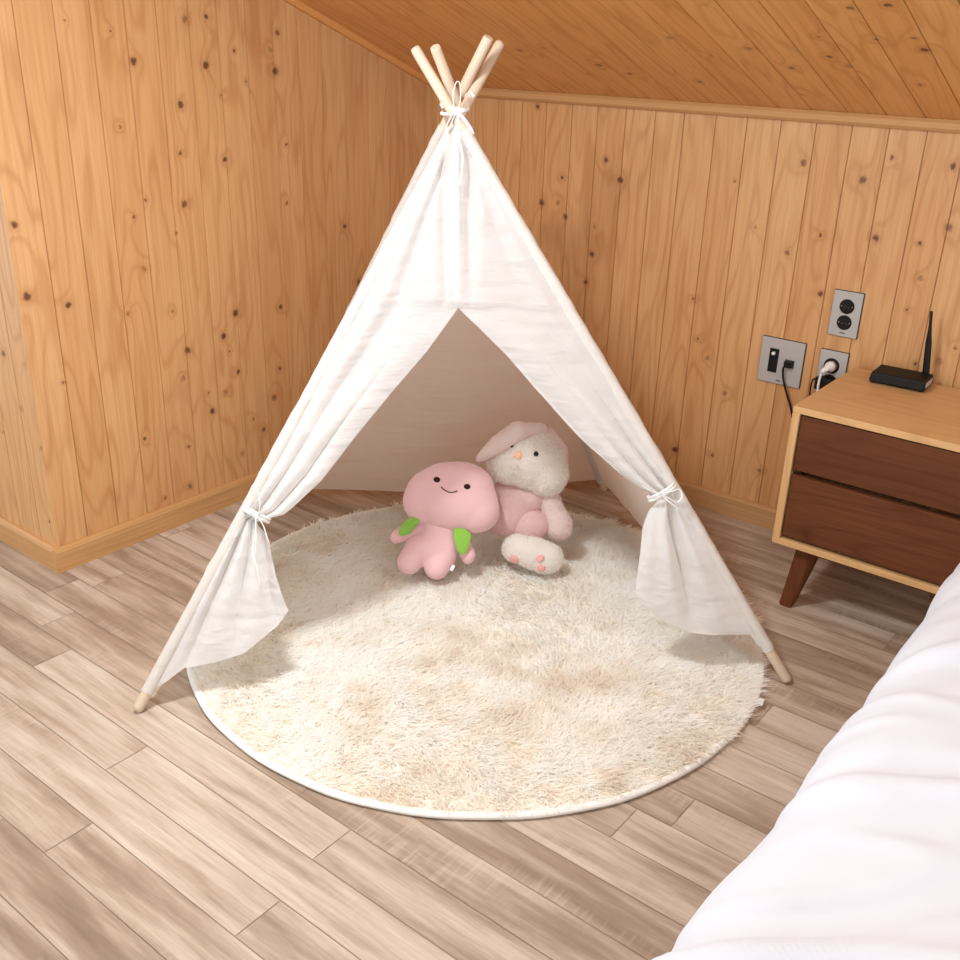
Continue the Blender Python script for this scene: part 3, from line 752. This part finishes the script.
for (x, y) in ((437, 478.7), (466.5, 485)):
    patch('eye', head, oval(x, y, 3.5, 2.8, 8), REF1, M_stitch, toy)
mp = []
for i in range(13):
    t = i / 12; x = 441.2 + 15.8 * t; y = 485.6 + 3.4 * t + 3.2 * math.sin(PI * t) ** .9
    h, nn_ = surf_hit(head, x, y, REF1); mp.append(h + nn_ * .0004)
tube('mouth', mp, .0014, M_stitch, toy, n=6)
boxobj('care_label', (-.004, -.002, -.008), (.004, .002, .008), M_tag, toy, loc=((453.5 - REF1[0]) * S, -.030, (REF1[1] - 566) * S), rot=(0, .45, 0))

# white and pink rabbit, sitting behind it
REF2 = (528, 575)
rab = thing('plush_rabbit', (-1.384, 2.010, .017), (math.radians(-20), 0, math.radians(36)),
            'white and pale pink plush rabbit with long floppy ears, sitting on the rug', 'plush toy')
torso = blob('body', [(513, 512, 6, 29, 30, 20, 20), (509, 522, 4, 27, 20, 20, 10), (530, 503, 6, 20, 17, 18, 0)], M_rpink, rab, ref=REF2, fur=9000, furlen=.006)
blob('leg', [(533, 529, -2, 21, 17, 15, -12)], M_rpink, rab, ref=REF2, fur=3000, furlen=.006)
blob('arm', [('c', (550, 500, 4), (562, 530, -2), 11.5, 12.5), (563, 526, -2, 12.5, 17, 12, -20)], M_rpale, rab, ref=REF2, fur=4000, furlen=.007)
rhead = blob('head', [(528, 463, 0, 39, 29, 27, 14), (508, 467, -5, 21, 20, 22, 10), (546, 475, 0, 23, 24, 24, 10), (534, 450, 2, 24, 20, 22, 10)], M_rwhite, rab, ref=REF2, fur=15000, furlen=.010, smooth=12)
foot = blob('foot', [(538, 556, -16, 30, 16.5, 15, 14), (522, 552, -14, 17, 15, 14, 0), (550, 560, -18, 18, 16, 15, 0)], M_rwhite, rab, ref=REF2, fur=7000, furlen=.006)
ear = blob('ear', [('c', (539, 431, -2), (516, 434, -14), 7.5, 10), ('c', (516, 434, -14), (496, 448, -20), 11, 9.5), ('c', (496, 448, -20), (479, 462, -20), 9.5, 4.4)], M_rpale, rab, ref=REF2, fur=3600, furlen=.004,)
ear2 = blob('ear', [('c', (548, 436, 6), (560, 452, 6), 8, 9), ('c', (560, 452, 6), (564, 482, 10), 9, 6)], M_rpale, rab, ref=REF2, fur=2400, furlen=.004)
def bead(name, o, x, y, r, mat, flat=.6):
    h, nn_ = surf_hit(o, x, y, REF2); bm = bmesh.new(); bmesh.ops.create_uvsphere(bm, u_segments=16, v_segments=10, radius=1)
    q = nn_.to_track_quat('Z', 'Y').to_matrix()
    for v in bm.verts: v.co = h + nn_ * .002 + q @ Vector((v.co.x * r * S, v.co.y * r * S, v.co.z * r * S * flat))
    obj(name, bm, mat, rab, True)
def clean_hit(parts_ref): pass
bead('nose', rhead, 517.5, 457, 3.9, M_nose, .8)
bead('eye', rhead, 535, 455, 2.5, M_black, .9)
bead('eye', rhead, 510.5, 448, 2.3, M_black, .9)
mp = []
for x, y in ((509, 467.5), (512, 470.5), (515.5, 470), (517.5, 466.5), (519.5, 470.5), (523.5, 470.5)):
    h, nn_ = surf_hit(rhead, x, y, REF2); mp.append(h + nn_ * .0045)
tube('mouth', smooth_path(mp, 4), .0009, M_rpink, rab, n=6)
patch('toe_pad', foot, oval(544, 558.5, 4.1, 3.0, -15), REF2, M_rpad, rab, th=.004, lift=.005)
patch('toe_pad', foot, oval(545.5, 568, 4.0, 2.8, 10), REF2, M_rpad, rab, th=.004, lift=.005)
patch('sole_pad', foot, oval(518.5, 561.0, 5.2, 3.2, 30), REF2, M_rpad, rab, th=.004, lift=.005)

# ------------------------------------------------------------------ nightstand
def grained(name, lo, hi, mat, parent, axis, bev=.0015, tone=None, **k):
    """a box whose grain runs along axis"""
    bm = bmesh.new(); box(bm, lo, hi, bev); me = bpy.data.meshes.new(name); bm.normal_update(); bm.to_mesh(me); bm.free()
    uvs = []; t = random.random() if tone is None else tone
    oth = [i for i in range(3) if i != axis]
    for p in me.polygons:
        for li in p.loop_indices:
            c = me.vertices[me.loops[li].vertex_index].co; uvs.append((c[oth[0]] + c[oth[1]] + t * 5, c[axis]))
    set_attrs(me, [t] * len(me.polygons), [0] * len(me.polygons), uvs)
    return link(name, me, mat, parent, **k)
NX0, NX1, NY0, NY1 = -.818, -.325, 2.300, 2.724
ns = thing('nightstand', ((NX0 + NX1) / 2, (NY0 + NY1) / 2, 0), label='two-drawer nightstand, light wood carcass with dark drawer fronts, beside the bed', cat='nightstand')
def L(p): return (p[0] - (NX0 + NX1) / 2, p[1] - (NY0 + NY1) / 2, p[2])
def nb(name, lo, hi, mat, axis, par=None, **k): return grained(name, L(lo), L(hi), mat, par or ns, axis, **k)
nb('top', (NX0, NY0, .534), (NX1, NY1, .5515), M_oak, 0)
nb('side_panel', (NX0, NY0, .199), (NX0 + .019, NY1, .534), M_oak, 2)
nb('side_panel', (NX1 - .019, NY0, .199), (NX1, NY1, .534), M_oak, 2)
nb('bottom_panel', (NX0, NY0, .182), (NX1, NY1, .199), M_oak, 0)
nb('back_panel', (NX0 + .019, NY1 - .008, .199), (NX1 - .019, NY1 - .002, .534), M_oak, 2)
for z0, z1 in ((.388, .530), (.206, .374)):
    d = nb('drawer', (NX0 + .022, NY0 + .006, z0), (NX1 - .022, NY0 + .026, z1), M_walnut, 0)
    d['label'] = 'upper dark wood drawer front' if z0 > .3 else 'lower dark wood drawer front'
    nb('drawer_box', (NX0 + .030, NY0 + .026, z0 + .010), (NX1 - .030, NY1 - .02, z1 - .015), M_oak, 1, par=d)
# bevelled finger lip along the top of the lower drawer
def leg(fx, fy, sx, sy):
    bm = bmesh.new(); z1 = .182; rows = []
    for z, w, o in ((.003, .0125, 1.0), (.0, .011, 1.0), (.10, .0175, .42), (z1, .022, 0)):
        pass
    V = []; F = []
    lv = [(0.0, .0150, 1.0), (.004, .0168, .98), (.09, .0225, .49), (z1, .0285, 0)]
    n = 8
    for z, w_, o in lv:
        for (a, b) in ((-1, -.72), (-.72, -1), (.72, -1), (1, -.72), (1, .72), (.72, 1), (-.72, 1), (-1, .72)):
            V.append((fx + sx * o + a * w_, fy + sy * o + b * w_, z))
    F = [(i * n + j, i * n + (j + 1) % n, (i + 1) * n + (j + 1) % n, (i + 1) * n + j) for i in range(len(lv) - 1) for j in range(n)]
    F += [tuple(range(n))[::-1], tuple(3 * n + j for j in range(n))]
    me = bpy.data.meshes.new('leg'); me.from_pydata([L(v) for v in V], [], F); me.update()
    uvs = [(me.vertices[l.vertex_index].co.x + me.vertices[l.vertex_index].co.y, me.vertices[l.vertex_index].co.z) for l in me.loops]
    set_attrs(me, [.3] * len(F), [0] * len(F), uvs); link('leg', me, M_walnut, ns)
leg(NX0 + .083, NY0 + .062, -.030, -.022); leg(NX1 - .083, NY0 + .062, .030, -.022)
leg(NX0 + .083, NY1 - .062, -.030, .012); leg(NX1 - .083, NY1 - .062, .030, .012)
nb('apron', (NX0 + .10, NY0 + .050, .154), (NX1 - .10, NY0 + .070, .182), M_walnut, 0)

# ------------------------------------------------------------------ router
ro = thing('wifi_router', (-.677, 2.662, .5518), (0, 0, math.radians(2.5)), 'small black router box with one upright antenna on the nightstand', 'router')
bm = bmesh.new(); box(bm, (-.069, -.048, .003), (.069, .048, .029), .004)
for v in bm.verts:
    if v.co.z > .016: v.co.y *= .93; v.co.x *= .97
obj('body', bm, M_blackm, ro)
NYc = 0
bm = bmesh.new(); box(bm, (.067, -.034, .009), (.0695, .030, .023), .001); obj('port_strip', bm, M_grey, ro)
for sx in (-.06, .06):
    bm = bmesh.new(); box(bm, (sx - .006, -.04, 0), (sx + .006, .036, .004), .001); obj('foot', bm, M_black, ro)
# antenna: flattened blade that narrows to a round tip, on a hinge
V = []; n = 12
for z, wx, wy in ((.006, .0075, .0055), (.020, .0085, .006), (.030, .0090, .006), (.075, .0085, .0055), (.110, .0078, .005), (.135, .0052, .0042), (.155, .0040, .0038), (.188, .0036, .0036), (.190, .0025, .0025)):
    for j in range(n):
        a = 2 * PI * j / n; V.append((.052 - .022 * (z / .2) + wx * math.cos(a), .036 + wy * math.sin(a), z))
F = [(i * n + j, i * n + (j + 1) % n, (i + 1) * n + (j + 1) % n, (i + 1) * n + j) for i in range(8) for j in range(n)] + [tuple(range(n))[::-1], tuple(8 * n + j for j in range(n))]
an = pydata('antenna', V, F, M_black, ro)

# ------------------------------------------------------------------ wall plates
def plate(name, x0, x1, z0, z1, label, cat):
    r = thing(name, ((x0 + x1) / 2, YB, (z0 + z1) / 2), label=label, cat=cat, group='grey plates on the boarded wall'); w_, h = (x1 - x0) / 2, (z1 - z0) / 2
    boxobj('mounting_frame', (-w_ - .0012, -.0055, -h - .0012), (w_ + .0012, .004, h + .0012), M_edge, r, .001)
    boxobj('face_plate', (-w_, -.0085, -h), (w_, -.0055, h), M_grey, r, .0012)
    boxobj('maker_mark', (-.007, -.0089, -h + .0085), (.007, -.0083, -h + .0115), M_edge, r)
    return r
def socket(r, x, z, rad=.0205):
    bm = bmesh.new(); n = 28; V = []; F = []
    prof = [(rad + .0015, -.0084), (rad + .0012, -.0096), (rad, -.0098), (rad - .0012, -.0088), (rad - .0018, -.0090 + .0), (rad - .0018, -.0087), (0.0005, -.0087)]
    for rr, y in prof:
        for j in range(n): V.append((x + rr * math.cos(2 * PI * j / n), y, z + rr * math.sin(2 * PI * j / n)))
    F = [(i * n + j, i * n + (j + 1) % n, (i + 1) * n + (j + 1) % n, (i + 1) * n + j) for i in range(len(prof) - 1) for j in range(n)]
    bm.free(); o = pydata('socket', V, F, M_black, r, smooth=False)
    for sx in (-1, 1):
        v, f = tube_data([(x + sx * .0145, -.0085, z), (x + sx * .0145, -.0105, z)], .0016, 8); pydata('earth_clip', v, f, M_metal, o)
        v, f = tube_data([(x + sx * .0062, -.0085, z - .003), (x + sx * .0062, -.0093, z - .003)], .0022, 10); pydata('pin_hole', v, f, M_edge, o)
    return o
p1 = plate('wall_socket', -.9125, -.8335, .6235, .7465, 'upper grey wall socket with two empty round black outlets', 'socket')
socket(p1, .001, .0215, .0188); socket(p1, .001, -.0225, .0188)
p2 = plate('wall_socket', -1.0935, -.967, .4515, .5825, 'grey square wall plate with black module and cable plugged in', 'socket')
bm = bmesh.new(); box(bm, (-.0365, -.0100, -.034), (-.0090, -.0078, .036), .0008); mod = obj('antenna_module', bm, M_black, p2)
v, f = tube_data([(-.024, -.0095, .022), (-.024, -.0145, .022), (-.024, -.0155, .022)], [.0052, .0052, .003], 14); pydata('coaxial_jack', v, f, M_white, mod)
boxobj('data_jack', (.0115, -.0098, -.0105), (.0395, -.0080, .0115), M_edge, p2, .0006)
p3 = plate('wall_socket', -.922, -.845, .455, .579, 'grey wall socket half hidden behind the nightstand top, white plug in it', 'socket')
socket(p3, -.002, .020); socket(p3, -.002, -.026)
# plugs and cables
def cable(name, pts, r, mat, parent, n=8): return tube(name, smooth_path(pts, 8), r, mat, parent, n=n)
pc = thing('data_cable', (-1.0050, YB - .009, .5175), label='black cable plugged into the square wall plate, running down behind the nightstand', cat='cable')
boxobj('plug', (-.0105, -.016, -.009), (.0115, -.001, .009), M_black, pc, .001)
cable('cord', [(-.008, -.012, -.004), (-.0095, -.015, -.016), (-.005, -.013, -.045), (.010, -.010, -.085), (.030, -.008, -.130), (.050, -.008, -.20), (.07, -.010, -.34), (.09, -.012, -.50)], .0031, M_black, pc)
wp = thing('power_plug', (-.8855, YB - .009, .537), label='white round plug with white cord in the wall socket behind the nightstand', cat='plug')
v, f = tube_data([(0, .0005, 0), (0, -.014, 0), (0, -.018, 0), (-.002, -.026, -.001), (-.003, -.036, -.003), (-.003, -.038, -.003)], [.0150, .0150, .0135, .009, .007, .005], 18); pydata('plug_body', v, f, M_white, wp)
v, f = tube_data([(-.003, -.030, -.002), (-.009, -.036, -.008), (-.012, -.037, -.014)], [.0065, .007, .0055], 12); pydata('strain_relief', v, f, M_white, wp)
cable('cord', [(-.011, -.036, -.010), (-.013, -.036, -.020), (-.014, -.039, -.045), (-.012, -.036, -.085), (-.008, -.008, -.16), (-.006, -.008, -.30)], .0034, M_white, wp)
ad = thing('power_adapter', (-.8855, YB - .009, .491), label='small black adapter plugged in below the white plug, behind the nightstand', cat='adapter')
bm = bmesh.new(); box(bm, (-.030, -.030, -.020), (.026, -.0005, .015), .004); obj('housing', bm, M_blackm, ad)
cable('cord', [(-.028, -.020, .004), (-.035, -.022, .006), (-.039, -.022, -.004), (-.040, -.022, -.022), (-.038, -.020, -.06), (-.030, -.010, -.14), (-.028, -.008, -.26)], .0024, M_black, ad)

# ------------------------------------------------------------------ bed and duvet
bed = thing('bed', (.50, .95, 0), label='low bed hidden under the white duvet at the right', cat='bed')
bm = bmesh.new(); box(bm, (-.745, -1.02, .03), (.745, 1.02, .20), .01); obj('bed_base', bm, M_bedbase, bed)
bm = bmesh.new(); box(bm, (-.755, -1.03, .20), (.755, 1.03, .42), .05); obj('mattress', bm, M_matt, bed)
def build_duvet():
    x0, y0, y1 = -.300, -.10, 2.02; V = []; NXs, NYs = 220, 460; top = .500; rad = .085
    # cross section: up the near side, over the edge, along the top
    arc = [(.018, .10)]
    prof = []
    for i in range(40): prof.append((.004 + .012 * (1 - i / 40), .12 + (top - rad - .12) * i / 40, 0))
    for i in range(34):
        a = PI / 2 * i / 33; prof.append((rad - rad * math.cos(a), top - rad + rad * math.sin(a), i / 33))
    for i in range(1, NXs - 74 + 1): prof.append((rad + (1.46 - rad) * (i / (NXs - 74)) ** 1.3, top, 1))
    n = len(prof)
    for j in range(NYs):
        y = y0 + (y1 - y0) * j / (NYs - 1)
        und = .005 * math.sin(y * 19 + .6) + .014 * noise.noise(Vector((y * 3, 3, 0))) - .075 * max(0, (.95 - y)) - .012 * min(1, max(0, (.742 - y) / .012))
        for i, (dx, z, a) in enumerate(prof):
            x = x0 + dx + (und * (1 - a * .6) if dx < .3 else 0)
            # creases fan in from the edge: ridged noise stretched along a slanted direction
            bend = .16 * max(0, .45 - (x - x0)); yy = y + bend; u = (x - x0) * .85 + yy * .53; v_ = -(x - x0) * .53 + yy * .85
            q1 = noise.noise(Vector((u * 1.7, v_ * 6.0, 1.7))); q2 = noise.noise(Vector((u * 3.0 + 4, v_ * 13.0, 6.1))); q3 = noise.noise(Vector((x * 1.6, y * 1.6, 3.3)))
            r1 = 1 - math.sqrt(q1 * q1 + .006) * 2; r2 = 1 - math.sqrt(q2 * q2 + .012) * 2
            h = .026 * max(0, r1) ** 3 + .014 * max(0, r2) ** 3 + .022 * q3 + .008 * q2
            far = max(0, (y - 1.45) / .55); edge = max(0, 1 - (y1 - y) / .12) if y1 - y < .12 else 0
            nx, nz_ = -math.cos(PI / 2 * a), math.sin(PI / 2 * a)
            k = .25 if a < .6 else .25 + .75 * min(1, (x - x0 - .03) / .10) if x - x0 < .13 else 1
            V.append((x + nx * h * k, y, z + nz_ * h - edge ** 2 * .10))
    F = grid_faces(NYs, n)
    o = pydata('duvet', V, [f[::-1] for f in F], M_duvet); solid(o, .012); o.modifiers['thickness'].offset = -1
    tag(o, 'rumpled white duvet covering the bed in the lower right corner', 'duvet')
build_duvet()
